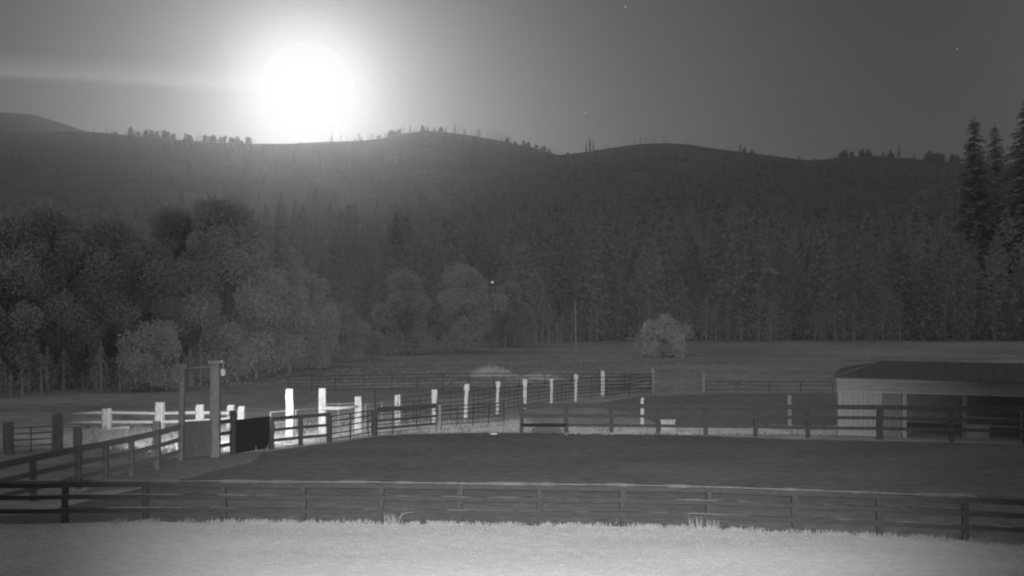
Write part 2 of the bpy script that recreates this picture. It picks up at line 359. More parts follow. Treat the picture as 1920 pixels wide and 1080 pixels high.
# ------------------------------------------------------------------ ridge trees
def ridge_kind(kind, seed):
    r = random.Random(seed); m = MB()
    if kind == 'snag':
        m.tube([(0, 0, -2), (.1, 0, 8), (.3, .1, 18)], [.5, .4, .12], 5)
        for k in range(7):
            z = r.uniform(7, 16); a = r.uniform(0, 6.3); l = r.uniform(.6, 1.8)
            m.tube([(.1, 0, z), (l * math.cos(a), l * math.sin(a), z + r.uniform(-.2, .9))], [.14, .04], 4)
    elif kind == 'fir':
        m.tube([(0, 0, -2), (0, 0, 15)], [.5, .1], 5)
        for k in range(150):
            z = r.uniform(1.5, 15.5); q = (16 - z) * .19 * r.uniform(.5, 1.2); a = r.uniform(0, 6.3)
            e = Vector((math.cos(a), math.sin(a), 0)); s_ = Vector((-math.sin(a), math.cos(a), 0)) * r.uniform(.4, .9)
            m.tri(Vector((0, 0, z + .6)), e * q - s_ + Vector((0, 0, z - .8)), e * q + s_ + Vector((0, 0, z - .6)))
    else:
        m.tube([(0, 0, -2), (.2, 0, 5)], [.5, .3], 5)
        for k in range(170):
            d = Vector((r.gauss(0, 1), r.gauss(0, 1), r.gauss(0, 1))).normalized() * r.uniform(.4, 1.15)
            q = k % 4; p = Vector((d.x * (3.2, 2.2, 2.0, 1.5)[q] + (0, 2.2, -2.5, .6)[q], d.y * 3, (3.2, 2.6, 2.0, 6.4)[q] + d.z * (2.8, 2.4, 2.0, 2.2)[q]))
            m.quad(p, Vector((r.uniform(-1, 1), r.uniform(-1, 1), r.uniform(-1, 1))) * .8, Vector((r.uniform(-1, 1), r.uniform(-1, 1), r.uniform(-1, 1))) * .8)
    return m
RT = {k: [ridge_kind(k, i).build({'snag': 'bare_snag', 'fir': 'fir_tree', 'oak': 'oak_tree'}[k], M['snag'] if k == 'snag' else M['needle']) for i in range(2)] for k in ('snag', 'fir', 'oak')}
RTused = set()
def ridge_tree(kind, key, px, hpx, label, group):
    src = rnd.choice(RT[kind]); p = hz_at(key, px, 1.0); h0 = {'snag': 18, 'fir': 15.5, 'oak': 8.8}[kind]
    s_ = hpx / F * p.y / h0
    if src.name not in RTused: o = src; RTused.add(src.name)
    else: o = src.copy(); C.objects.link(o)
    wsc = s_ * rnd.uniform(.7, 1.15); o.location = p - Vector((0, 0, .3)); o.scale = (wsc, wsc, s_); o.rotation_euler = (0, 0, rnd.uniform(0, 6.3))
    tag(o, label, 'tree', group)
RSEC = [ # x0, x1, n, kinds, heights, key, label, group
 (165, 232, 9, ('oak', 'fir', 'snag'), (4, 9), 'main', 'tiny dark tree where the far left hill meets the lower ridge', 'trees at the foot of the far left hill'),
 (235, 330, 24, ('oak', 'oak', 'fir', 'snag'), (5, 13), 'main', 'small dark tree on the ridge left of the moon glow', 'trees on the ridge left of the moon'),
 (350, 476, 28, ('oak', 'oak', 'snag', 'fir'), (5, 11), 'main', 'small dark tree on the ridge just left of the bright moon glare', 'trees on the ridge beside the glare'),
 (600, 690, 9, ('snag', 'snag', 'fir'), (5, 13), 'main', 'faint thin tree washed out by the moon glare on the ridge', 'faint trees under the right side of the glare'),
 (690, 765, 24, ('fir', 'oak', 'snag', 'snag'), (5, 12), 'main', 'small tree climbing the ridge toward its knoll right of the moon', 'trees climbing to the knoll'),
 (768, 842, 22, ('oak', 'fir', 'snag'), (3, 9), 'main', 'small tree along the crest of the ridge knoll', 'trees on the crest of the knoll'),
 (842, 955, 46, ('snag', 'snag', 'snag', 'fir'), (4, 17), 'main', 'thin burnt snag in the row right of the ridge knoll', 'burnt snags right of the knoll'),
 (955, 1035, 18, ('snag', 'oak', 'oak'), (4, 9), 'main', 'small tree on the ridge falling toward the saddle', 'trees falling to the saddle'),
 (1120, 1298, 30, ('snag',), (3, 15), 'right', 'faint bare snag standing on the smooth rounded middle hill', 'faint snags on the smooth rounded hill'),
 (1560, 1650, 14, ('oak', 'oak', 'snag'), (6, 12), 'right', 'low dark tree on the right hill between the dip and the lone leaning tree', 'low trees on the right hill'),
 (1738, 1795, 12, ('oak', 'oak', 'fir'), (7, 14), 'right', 'low dark tree on the ridge just left of the tall conifers', 'low trees left of the tall conifers'),
]
for x0, x1, n, kinds, (a, b), key, lab, grp in RSEC:
    for i in range(n):
        ridge_tree(rnd.choice(kinds), key, x0 + (x1 - x0) * (i + rnd.uniform(-1.2, 2.2)) / n, 1.3 * rnd.uniform(a, b), lab, grp)
ridge_tree('fir', 'main', 769, 16, 'narrow fir standing highest on the ridge knoll', None)
ridge_tree('fir', 'right', 1099, 21, 'left of three slender trees at the saddle end of the middle hill', None)
ridge_tree('fir', 'right', 1106, 27, 'tallest, middle one of three slender trees at the saddle end of the middle hill', None)
ridge_tree('fir', 'right', 1113, 20, 'right of three slender trees at the saddle end of the middle hill', None)
ridge_tree('fir', 'right', 1366, 10, 'small fir left of the bushy clump on the middle hill shoulder', None)
ridge_tree('fir', 'right', 1388, 17, 'taller fir in the bushy clump on the middle hill shoulder', None)
ridge_tree('oak', 'right', 1396, 10, 'rounded tree against the taller fir on the middle hill shoulder', None)
ridge_tree('oak', 'right', 1410, 8, 'low tree right end of the clump on the middle hill shoulder', None)
ridge_tree('oak', 'right', 1498, 6, 'solitary low bushy tree left of the lowest dip in the right ridge', None)
ridge_tree('oak', 'right', 1526, 5, 'solitary low bushy tree right of the lowest dip in the right ridge', None)
ridge_tree('oak', 'right', 1671, 13, 'bushy tree touching the left side of the lone tall tree on the right ridge', None)
ridge_tree('fir', 'right', 1686, 27, 'lone tall tree rising from the right ridge between two low clumps', None)
for k in RT:
    for s_ in RT[k]:
        if s_.name not in RTused: bpy.data.objects.remove(s_)

# ------------------------------------------------------------------ valley trees
def leafy(name, seed, h, r, trunk, m_leaf, n, label, clumps=26, lq=.22):
    t = empty(name, (0, 0, 0), label, 'tree'); rr = random.Random(seed)
    tk = MB(); tk.tube([(0, 0, -.3), (.1, .05, h * .3), (.0, .1, h * .62)], [trunk, trunk * .75, trunk * .3], 8)
    cl = []
    for i in range(clumps):
        a = rr.uniform(0, 6.3); u = rr.uniform(.07, .95); q = r * math.sin(math.pi * min(1, u * .85 + .12)) ** .7 * rr.uniform(.2, .85)
        c = Vector((q * math.cos(a), q * math.sin(a), h * u)); cl.append((c, r * rr.uniform(.15, .36)))
        if i % 2 == 0: tk.tube([(0, .05, h * u * .55), tuple(c * .5 + Vector((0, 0, h * u * .35))), tuple(c)], [trunk * .35, trunk * .2, trunk * .06], 5)
    lf = MB()
    for i in range(n):
        c, q = rr.choice(cl); d = Vector((rr.gauss(0, 1), rr.gauss(0, 1), rr.gauss(0, .8))).normalized() * q * rr.uniform(.35, 1.12)
        s_ = lq * rr.uniform(.6, 1.3); a = Vector((rr.gauss(0, 1), rr.gauss(0, 1), rr.gauss(0, 1))).normalized(); b = a.orthogonal().normalized()
        lf.quad(c + d, a * s_, b * s_ * .7)
    tk.build('trunk', M['bark'], t); lf.build('crown', m_leaf, t)
    return t
TR = [leafy('leafy_tree', 11, 15, 5.5, .35, M['leaf'], 46000, 'x', 46, .10), leafy('leafy_tree', 12, 9, 4.2, .25, M['leaf'], 30000, 'x', 32, .085), leafy('leafy_tree', 13, 6, 3.4, .18, M['leaf'], 14000, 'x', 24, .08)]
TSP = [ # px centre, base depth, variant, scale, label
 (430, 80, 0, .86, 'tallest rounded tree of the valley, above the floodlit posts'),
 (510, 89, 0, .74, 'rounded tree touching the right side of the tallest valley tree'),
 (345, 84, 0, .84, 'rounded tree above the left gate post'),
 (228, 77, 0, .76, 'large dim tree left of the gateway'),
 (110, 75, 0, .80, 'large dim tree second from the left edge'),
 (5, 72, 0, .76, 'large dim tree at the left edge'),
 (648, 104, 1, .58, 'low tree in the gap left of the round isolated tree'),
 (765, 118, 1, .97, 'round isolated tree with a dark gap on its left'),
 (872, 124, 1, 1.04, 'broad tree right of the round isolated tree'),
 (950, 138, 1, .85, 'dim tree at the right end of the valley tree row'),
 (575, 94, 1, .86, 'mid sized tree at the right foot of the tall trees'),
 (285, 71, 2, .8, 'low tree at the foot between the two large left trees'),
 (700, 110, 2, .5, 'smallest bush of the valley tree row beside the dark gap'),
]
seen = set()
for px, d, k, sc, lab in TSP:
    loc = Vector(((px - 960) / F * d, d, 0)); rz = rnd.uniform(0, 6.3)
    if k not in seen: o = TR[k]; seen.add(k); o.location = loc; o.rotation_euler = (0, 0, rz); o.scale = (sc,) * 3; o['label'] = lab; o['group'] = 'valley trees beyond the field'
    else: dup(TR[k], loc, rz, sc, lab, 'valley trees beyond the field')
b = leafy('bush', 21, 3.9, 3.1, .12, M['leafp'], 4600, 'pale rounded bush with an uneven top at the far edge of the field', 34, .12)
b['category'] = 'bush'; b.location = ((1245 - 960) / F * 114, 114, 0); b.rotation_euler = (0, 0, 2.2)

def conifer(name, seed, h, r, label):
    t = empty(name, (0, 0, 0), label, 'tree', None); rr = random.Random(seed)
    tk = MB(); tk.tube([(0, 0, -.5), (.05, 0, h * .5), (0, .05, h)], [h * .013, h * .009, .03], 8)
    nd_ = MB()
    z = h * .06
    while z < h * .985:
        u = z / h; rad = r * (1 - u) ** .85 * (1.0 if u > .25 else .85); nb = 7 if u < .8 else 5
        for k in range(nb):
            if rr.random() < .05: continue
            a = rr.uniform(0, 6.3); l = rad * rr.uniform(.55, 1.2) + .25; e = Vector((math.cos(a), math.sin(a), 0)); s_ = Vector((-math.sin(a), math.cos(a), 0))
            drop = l * rr.uniform(.1, .35); tip = e * l + Vector((0, 0, z - drop))
            tk.tube([(0, 0, z), tuple(e * l * .5 + Vector((0, 0, z - drop * .3))), tuple(tip)], [.07, .04, .015], 4)
            for q in range(int(l * 7) + 4):
                f = (q + rr.random()) / (int(l * 7) + 4); c = e * l * f + Vector((0, 0, z - drop * f * f)); sw = (.75 * (1 - f) + .25) * l * .42
                nd_.tri(c, c + s_ * sw * rr.uniform(.4, 1.2) * rr.choice((-1, 1)) + e * .3 + Vector((0, 0, rr.uniform(-.45, .05))), c + e * .42 + Vector((0, 0, rr.uniform(-.35, .1))))
        z += h * .009 * rr.uniform(.7, 1.4)
    tk.build('trunk', M['bark'], t); nd_.build('crown', M['pine'], t)
    return t
def put(o, px, d): o.location = ((px - 960) / F * d, d, 0)
put(conifer('pine_tree', 31, 40.5, 9.4, 'tall pointed conifer, the left one of the tall trees at the right edge'), 1827, 206)
put(conifer('pine_tree', 32, 42.5, 8.5, 'dimmer conifer between the pointed one and the one cut by the right edge'), 1866, 228)
put(conifer('pine_tree', 33, 43.0, 12, 'tallest conifer cut off by the right edge of the view'), 1926, 200)
CF = [(1700, 232, .55, 'smaller conifer lost in the dark below the lone ridge tree'), (1760, 240, .6, 'smaller conifer in the dark left of the tall pointed one')]
src = conifer('pine_tree', 34, 30, 6.5, CF[0][3]); src['group'] = 'smaller conifers in the dark at right'
put(src, *CF[0][:2]); src.scale = (CF[0][2],) * 3
o = dup(src, (0, 0, 0), 1, CF[1][2], CF[1][3]); put(o, *CF[1][:2])

# lone pole in the field, yard light in the woods
m = MB(); d = 127.0; m.tube([((1080 - 960) / F * d, d, -.3), ((1080 - 960) / F * d - .05, d, 2.6), ((1080 - 960) / F * d - .1, d, 5.65)], [.12, .11, .09], 10)
tag(m.build('wooden_pole', M['pipe']), 'lone thin pole standing at the back of the field', 'pole')
d = 114.0; x = (923 - 960) / F * d
yl = empty('yard_light', (x, d, 0), 'tiny distant light glowing among the dark valley trees', 'lamp')
MB().tube([(x, d, -.3), (x, d, 7.62)], [.09, .05], 8).build('pole', M['bark'], yl)
def sphere(name, c, r, m_, parent=None, n=16, sz=1.0):
    mb = MB(); k = n // 2
    for i in range(k + 1):
        th = math.pi * i / k
        for j in range(n): a = 2 * math.pi * j / n; mb.v.append((c[0] + r * math.sin(th) * math.cos(a), c[1] + r * math.sin(th) * math.sin(a), c[2] + r * sz * math.cos(th)))
    for i in range(k):
        for j in range(n): mb.f.append((i * n + j, i * n + (j + 1) % n, (i + 1) * n + (j + 1) % n, (i + 1) * n + j))
    return mb.build(name, m_, parent, True)
sphere('bulb', (x, d, CH + (HZ - 529) / F * d), .115, M['bulb'], yl)

# moon and stars, far outside the haze
o = sphere('moon', tuple(MOON * 9000 + Vector((0, 0, CH))), 380, M['moon'], None, 48); tag(o, 'glaring white moon just above the ridge', 'moon'); o.visible_shadow = False   # the moon does not block its own light (the sun lamp)
for px, py, r_, lab in ((1173, 13, 1.35, 'brightest star, near the top edge right of centre'), (1098, 212, 1.35, 'star low over the three slender trees on the middle hill'), (1795, 92, .9, 'faint star over the tall conifers at right'), (1100, 46, .6, 'faint star left below the brightest top star'), (1036, 151, .5, 'faintest star between the moon glow and the low star')):
    D = 9000; o = sphere('star', ((px - 960) / F * D, D, CH + (HZ - py) / F * D), r_ / F * D * .95, M['star'], None, 10); tag(o, lab, 'star', 'stars')

# ------------------------------------------------------------------ front arena fence
ff = empty('board_fence', fb(960), 'long dark board fence running along the edge of the bright front lawn', 'fence')
xs = [-330, -180, -30, 120, 270, 418, 567, 713, 862, 1012, 1168, 1330, 1492, 1652, 1812, 1975, 2140]
for x in xs:
    p = fb(x); m = MB(); m.post((p.x, p.y + .09, -.1), .15, .13, 1.20, rnd.uniform(-.05, .05), (rnd.uniform(-.02, .02), 0)); m.build('post', M['postwood'], ff)
for x0, x1 in zip(xs, xs[1:]):
    A, B = fb(x0), fb(x1); j = lambda s=.012: rnd.uniform(-s, s)
    for h, ht in ((1.02, .13), (.70, .12), (.345, .12)):
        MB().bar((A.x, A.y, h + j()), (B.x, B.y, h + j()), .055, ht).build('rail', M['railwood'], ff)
    MB().bar((A.x, A.y + .05, 1.122 + j(.006)), (B.x - .01, B.y + .05, 1.122 + j(.006)), .17, .035).build('cap_board', M['cap'], ff)

# ------------------------------------------------------------------ middle arena fence (right part)
mf = empty('board_fence', W(1235, 814), 'dark board fence along the far side of the arena, running past the shed', 'fence')
MFP = [(978, 812, 1.6), (1062, 811.5, 1.15), (1147, 812.5, 1.1), (1235, 814, 1.15), (1324, 816, 1.15), (1418, 819, 1.15), (1516, 821.5, 1.2), (1651, 824.5, 1.36), (1786, 829, 1.25), (1925, 834, 1.25), (2070, 840, 1.25)]
for x, y, h in MFP:
    p = W(x, y); MB().post((p.x, p.y + .09, -.1), .17 if x != 1651 else .26, .15, h + .1, 0).build('post', M['midrail'], mf)
for (x0, y0, _), (x1, y1, _) in zip(MFP, MFP[1:]):
    A, B = W(x0, y0), W(x1, y1)
    for (ya, ht) in ((760.5, .19), (779, .13), (797, .13)):
        yb_ = lambda x: ya + (4.5 if ya > 765 else 3) * max(0, (x - 1062)) / 560 + (3.0 * (x - 1650) / 270 if x > 1650 else 0) + (1.5 if (ya > 790 and x > 1500) else 0)
        za = CH - (yb_(x0) - HZ) / ppm(y0); zb = CH - (yb_(x1) - HZ) / ppm(y1)
        if x0 == 978 and ya > 790: MB().bar((A.x, A.y, za), (B.x, B.y, zb), .05, .15).build('rail', M['black'], mf)
        else: MB().bar((A.x, A.y, za), (B.x, B.y, zb), .045, ht).build('rail', M['midrail'], mf)

# ------------------------------------------------------------------ left dark fence, from the gateway to the left edge
lf = empty('board_fence', W(245, 893), 'dark board fence slanting from the gateway down to the left edge', 'fence')
LP = [(338, 864), (293, 880), (245, 893), (196, 905), (145, 917), (60, 940), (-60, 972)]
for x, y in LP: p = W(x, y); MB().post((p.x, p.y + .08, -.1), .17, .15, 1.42, 0).build('post', M['leftwood'], lf)
for (x0, y0), (x1, y1) in zip(LP, LP[1:]):
    A, B = W(x0, y0), W(x1, y1)
    for h, ht in ((1.26, .2), (.80, .15), (.36, .14)): MB().bar((A.x, A.y, h + rnd.uniform(-.01, .01)), (B.x, B.y, h + rnd.uniform(-.01, .01)), .045, ht).build('rail', M['leftwood'], lf)

# ------------------------------------------------------------------ gateway
gw = empty('gateway', W(370, 856), 'tall timber gateway of two posts and a crossbeam over the solid gate', 'gateway')
pl = W(340, 862); pr = W(404, 857)
MB().post((pl.x, pl.y, -.2), .21, .20, 3.60, 0, (.03, 0)).build('post', M['leftwood'], gw)
MB().post((pr.x, pr.y, -.2), .36, .30, 3.72, 0, (.0, 0)).build('post', M['gatewood'], gw)
MB().box((pl.x + .04, pl.y, 3.40), (.42, .28, .18)).build('post_cap', M['leftwood'], gw)
MB().box((pr.x, pr.y, 3.53), (.44, .36, .14)).build('post_cap', M['greywood'], gw)
MB().bar((pl.x, pl.y + .03, 3.40), (pr.x, pr.y + .03, 3.42), .06, .06).build('crossbeam', M['leftwood'], gw)
fl = empty('floodlight', GL, 'small pale floodlight hanging from a bracket on the tall right gate post', 'lamp')
MB().tube([(pr.x + .14, pr.y, 3.60), (pr.x + .25, pr.y - .02, 3.66), (GL[0] + .02, GL[1] - .14, 3.55), (GL[0] + .02, GL[1] - .14, 3.33)], .018, 8).build('bracket', M['pipe'], fl)
sphere('joint', (pr.x + .25, pr.y - .04, 3.62), .055, M['white'], fl, 12)
m = MB(); yh = GL[1] - .16; m.tube([(GL[0], yh, 3.33), (GL[0], yh, 3.30), (GL[0], yh, 3.22), (GL[0], yh, 3.1), (GL[0], yh, 3.05)], [.03, .08, .11, .11, .08], 14); m.build('housing', M['white'], fl, True)
gt = empty('solid_gate', W(370, 866), 'solid grey boarded gate closed between the two tall gate posts', 'gate')
A, B = W(345, 861), W(397, 858)
for k in range(6): 
    h0 = .10 + k * .2165
    MB().bar((A.x, A.y - .02, h0 + .11), (B.x, B.y - .02, h0 + .11 + .02), .04, .215).build('board', M['gatepanel'], gt)
MB().bar((A.x, A.y + .05, .2), (B.x, B.y + .05, 1.38), .05, .12).build('brace', M['gatewood'], gt)
sf = empty('board_fence', W(425, 855), 'short dark board fence between the tall gate post and the black panel', 'fence')
A, B = W(412, 857), W(437, 853)
for h, ht in ((1.32, .15), (.87, .13), (.42, .14)): MB().bar((A.x, A.y, h), (B.x, B.y, h), .05, ht).build('rail', M['darkwood'], sf)
MB().post((B.x, B.y, -.1), .22, .18, 1.80, 0).build('post', M['darkwood'], sf)
bp = empty('black_panel', W(472, 848), 'solid black sheet panel right of the gateway', 'panel')
A, B = W(441, 853), W(506, 841); n = (B - A).normalized()
MB().bar((A.x, A.y, .70), (B.x, B.y, .66), .03, 1.28).build('sheet', M['black'], bp)
for h in (.12, 1.24): MB().bar((A.x, A.y + .06, h), (B.x, B.y + .06, h - .03), .05, .09).build('batten', M['darkwood'], bp)

# dark three-board fence right of the black panel
df = empty('board_fence', W(563, 835), 'dark three rail fence in front of the two tall bright posts', 'fence')
DP = [(509, 842, 1.28), (563, 836, 1.22), (616, 831, 1.24)]
for x, y, h in DP: p = W(x, y); MB().post((p.x, p.y + .05, -.1), .17, .14, h + .1, 0).build('post', M['darkwood'], df)
for h, ht in ((1.20, .14), (.76, .11), (.34, .11)):
    for (x0, y0, _), (x1, y1, _) in zip(DP, DP[1:]):
        A, B = W(x0, y0), W(x1, y1); MB().bar((A.x, A.y, h), (B.x, B.y, h), .045, ht).build('rail', M['darkwood'], df)

# ------------------------------------------------------------------ pipe panels
def pipe_panel(A, B, hs, m_, r, label, group=None, ups=(), name='pipe_panel', cat='fence panel', upr=None, z=0):
    A = Vector(A); B = Vector(B); c = (A + B) / 2; t = empty(name, (c.x, c.y, 0), label, cat, group)
    for h in hs:
        s_ = rnd.uniform(-.012, .012)
        MB().tube([(A.x, A.y, h + s_), tuple(A.lerp(B, .5) + Vector((0, 0, h + s_ - .012))), (B.x, B.y, h)], r, 6).build('rail', m_, t)
    for u_ in (0.0, 1.0) + tuple(ups):
        p = A.lerp(B, u_); MB().tube([(p.x, p.y + r, 0), (p.x, p.y + r, max(hs) + .02)], upr or r * 1.05, 6).build('upright', m_, t)
    return t
H6 = (.18, .40, .62, .84, 1.06, 1.30)
pipe_panel(W(621, 831), W(697, 817), (.16, .40, .66, .90, 1.12), M['steel'], .026, 'dark pipe panel between the three rail fence and the tall steel post', 'dark pipe panels along the arena', (.46, .9), upr=.035)
pipe_panel(W(827, 809), W(945, 801), (.10, .32, .54, .76, .98, 1.14), M['steel'], .022, 'dark pipe panel right of the thick board gate, ending at open ground', 'dark pipe panels along the arena', (.25, .5, .75), upr=.026)
p = W(702, 817); sp = empty('steel_post', p, 'thin tall dark steel post rising beside the thick board gate', 'post')
MB().tube([(p.x + .02, p.y, -.1), (p.x + .02, p.y, 2.12)], .045, 8).build('rod', M['steel'], sp)
MB().post((p.x, p.y - .07, -.1), .18, .12, 1.22, 0).build('sleeve', M['darkwood'], sp)
bgq = empty('board_gate', W(762, 812), 'dark gate of thick boards with a wide top board', 'gate')
A, B = W(707, 817), W(818, 807)
for h, ht, mm in ((1.13, .21, 'darkwood'), (.66, .10, 'darkwood'), (.31, .10, 'darkwood')): MB().bar((A.x, A.y, h), (B.x, B.y, h), .05, ht).build('board', M[mm], bgq)
for h in (.92, .48, .12): MB().tube([(A.x, A.y + .05, h), (B.x, B.y + .05, h)], .018, 6).build('rod', M['steel'], bgq)
for u_ in (.0, .26, .66, 1.0): q = A.lerp(B, u_); MB().tube([(q.x, q.y - .045, .0), (q.x, q.y - .045, 1.05)], .028, 6).build('upright', M['steel'], bgq)
q = W(825, 809); tag(MB().post((q.x, q.y, -.1), .10, .10, 1.3, 0).build('gate_stop_post', M['greywood']), 'slim grey post at the right end of the thick board gate', 'post')

# pale timber posts
TP = [ # px, base y, height m, width, wide head, material, label, lean
 (200, 806, .98, .36, None, 'palewood', 'dim leftmost pale timber post of the left corral', .0),
 (299, 806, 1.26, .36, None, 'palewood', 'pale grooved timber post second in the left corral', .03),
 (375, 806, 1.16, .36, None, 'palewood', 'glaring short post seen between the two gate posts', .0),
 (431, 804, 1.10, .32, None, 'palewood', 'glaring short post just right of the tall gate post', .06),
 (451, 806, 1.08, .30, None, 'palewood', 'glaring leaning post left above the black panel', .05),
 (543, 819, 2.09, .33, None, 'palewood', 'tall bright thick post behind the three rail fence, left one', .0),
 (604, 815, 2.05, .31, None, 'palewood', 'tall bright post behind the right end of the three rail fence', .0),
 (671, 813, 1.66, .31, None, 'palewood', 'bright thick post behind the dark pipe panel, end of the pole rail', .02),
 (743, 801, 1.50, .14, None, 'palewood', 'left of the twin thin pale posts behind the thick board gate', .0),
 (749, 801, 1.52, .10, None, 'palewood', 'right of the twin thin pale posts behind the thick board gate', .0),
 (814, 792, 1.60, .23, (.42, 1.25), 'palewood', 'pale post behind the right end of the thick board gate', .0),
 (873, 785, 1.73, .18, (.34, 1.5), 'palewood', 'wide headed pale post first right of the board gate', .06),
 (932, 776, 1.69, .15, (.32, 1.6), 'palewood', 'wide headed pale post in front of the pale brush', .05),
 (983, 766, 1.61, .19, (.34, 1.35), 'palewood', 'wide headed pale post above the left end of the far arena fence', .05),
 (1034, 759, 1.48, .15, (.14, 1.6), 'palewood', 'thin pale post with a small cap, second before the diagonal row turns', .0),
 (1079, 753, 1.60, .15, (.3, 1.6), 'palewood', 'pale post below the lone field pole', .03),
 (1130, 742, 1.55, .24, None, 'palewood', 'stout pale post at the turn of the far corral', .0),
 (1204, 797, 1.30, .15, None, 'palewood', 'small lone pale post in front of the dark pen', .0),
 (1224, 736, 1.55, .24, None, 'greywood', 'dim grey post left of the wire section at the back', .0),
 (1319, 735, 1.30, .22, None, 'greywood', 'dim grey post right of the wire section at the back', .0),
 (1480, 799, 1.45, .18, None, 'greywood', 'dim grey post in the dark pen left of the shed', .0),
 (108, 852, 1.56, .36, None, 'leftpost', 'stout dark post at far left in front of the pale rails', .0),
 (146, 864, 1.25, .28, None, 'leftpost', 'stout dark post just right of the far left one', .0),
 (294, 868, 1.52, .28, None, 'leftpost', 'stout dark post just left of the gateway', .0),
 (16, 852, 1.25, .34, None, 'leftpost', 'dull dark post at the left edge', .0),
]
for px, y, h, wd, wide, mm, lab, lean in TP:
    p = W(px, y); o = empty('timber_post', p, lab, 'post', 'heavy timber posts of the corral') if False else None
    m = MB(); m.post((p.x, p.y, -.15), wd, wd * .9, h + .15, rnd.uniform(-.25, .25) if wd > .2 else 0, (lean, 0), 6, rnd, wide)
    tag(m.build('timber_post', M[mm]), lab, 'post', 'timber posts of the corral')
# pole rails of the left corral
lr = empty('pole_fence', W(300, 804), 'two pale pole rails of the left corral running behind the gateway', 'fence')
for pts in ([(137, 776), (200, 772.5), (299, 774), (375, 773), (432, 774)], [(128, 791.5), (200, 790), (299, 790.5), (375, 788.5), (440, 784)], [(150, 809), (245, 801)]):
    q = [Vector(((x - 960) / ppm(805), F / ppm(805) - .22, CH - (y - HZ) / ppm(805) + rnd.uniform(-.01, .01))) for x, y in pts]
    MB().tube(q, [.075 + rnd.uniform(-.01, .012) for _ in q], 8).build('rail', M['palewood'], lr, True)
q0, q1 = W(604, 815), W(671, 813)
m = MB(); m.tube([(q0.x, q0.y - .2, CH - (764.5 - HZ) / ppm(815)), ((q0.x + q1.x) / 2, q0.y - .2, CH - (764 - HZ) / ppm(814)), (q1.x, q1.y - .2, CH - (761.5 - HZ) / ppm(813))], [.09, .075, .06], 10)
tag(m.build('pole_rail', M['palewood'], None, True), 'thick pale pole lashed between the second tall post and the post right of it', 'rail')
PLH = (.25, .5, .8, 1.0, 1.16)
pipe_panel(W(507, 817), W(600, 807), (.3, .55, .8, 1.02), M['pipe'], .024, 'pale pipe gate between the two tall bright posts', 'pale pipe panels in the corral', (.5, .86))
pipe_panel(W(612, 803), W(668, 800), (.3, .55, .95, 1.12), M['pipe'], .020, 'pale pipe panel under the thick pole rail', 'pale pipe panels in the corral', (.4,))
pipe_panel(W(10, 850), W(104, 845), (.25, .5, .75, .98), M['wire'], .022, 'dim pipe panel between the two dark posts at the left edge', None, (.5,))
pipe_panel(W(685, 806), W(716, 801), (.3, .6, .9, 1.15), M['pipe'], .018, 'narrow pale pipe panel behind the tall steel post', 'pale pipe panels in the corral', ())
# diagonal row of panels between the pale posts
DR = [(749, 800, 812, 792, 'behind the thick board gate, between the twin posts and the next post'), (817, 791, 871, 785, 'between the first two posts right of the twin posts'), (876, 785, 930, 776, 'left of the wide headed post in front of the brush'), (935, 775, 981, 766, 'right of the wide headed post in front of the brush'), (987, 765, 1032, 759, 'above the left bay of the far arena fence'), (1037, 758, 1076, 753, 'left of the post below the lone field pole'), (1082, 751, 1136, 747, 'right of the post below the lone field pole'), (1138, 748, 1222, 738, 'at the right end of the diagonal row')]
for i, (x0, y0, x1, y1, lab) in enumerate(DR):
    ups = tuple((k + 1) / 5 + rnd.uniform(-.03, .03) for k in range(4)) if i in (0, 2, 3, 5) else (.5,)
    pipe_panel(W(x0, y0), W(x1, y1), tuple(h + .08 * (i < 3) for h in (.22, .42, .62, .82, 1.04, 1.28)), M['steel'], .019, 'dark pipe panel ' + lab, 'pipe panels of the diagonal row', ups, upr=.016)
pipe_panel(W(1136, 744), W(1222, 742), (.2, .45, .7, .95, 1.2), M['steel'], .02, 'level pipe panel crossing behind the right end of the diagonal row', None, (.5,))
# rear row
RR = [(540, 737), (628, 735), (735, 733), (830, 731), (926, 730), (1021, 730), (1122, 731), (1220, 732)]
RL = ['leftmost dim panel', 'second dim panel from the left', 'third panel, above the twin thin posts', 'panel left of the pale brush', 'panel in front of the pale brush', 'panel below the lone field pole', 'rightmost panel']
for (a, b_), lab in zip(zip(RR, RR[1:]), RL):
    pipe_panel(W(*a), W(*b_), (.18, .38, .6, .82, 1.06), M['steel'], .021, lab + ' of the rear pipe fence', 'rear pipe fence panels', (.5,), upr=.022)
pipe_panel(W(1228, 735), W(1316, 735), (.18, .40, .58, .78, .98, 1.1), M['wire'], .018, 'pale wire section between two dim grey posts at the back', None, (.5,))
pipe_panel(W(1324, 737), W(1380, 737), (.22, .5, .75), M['steel'], .022, 'dim low rail section right of the two grey back posts', 'low rail sections behind the dark pen', ())
pipe_panel(W(1384, 737), W(1562, 738), (.22, .5, .75), M['steel'], .022, 'dim low rail section reaching the shed', 'low rail sections behind the dark pen', (.33, .66))
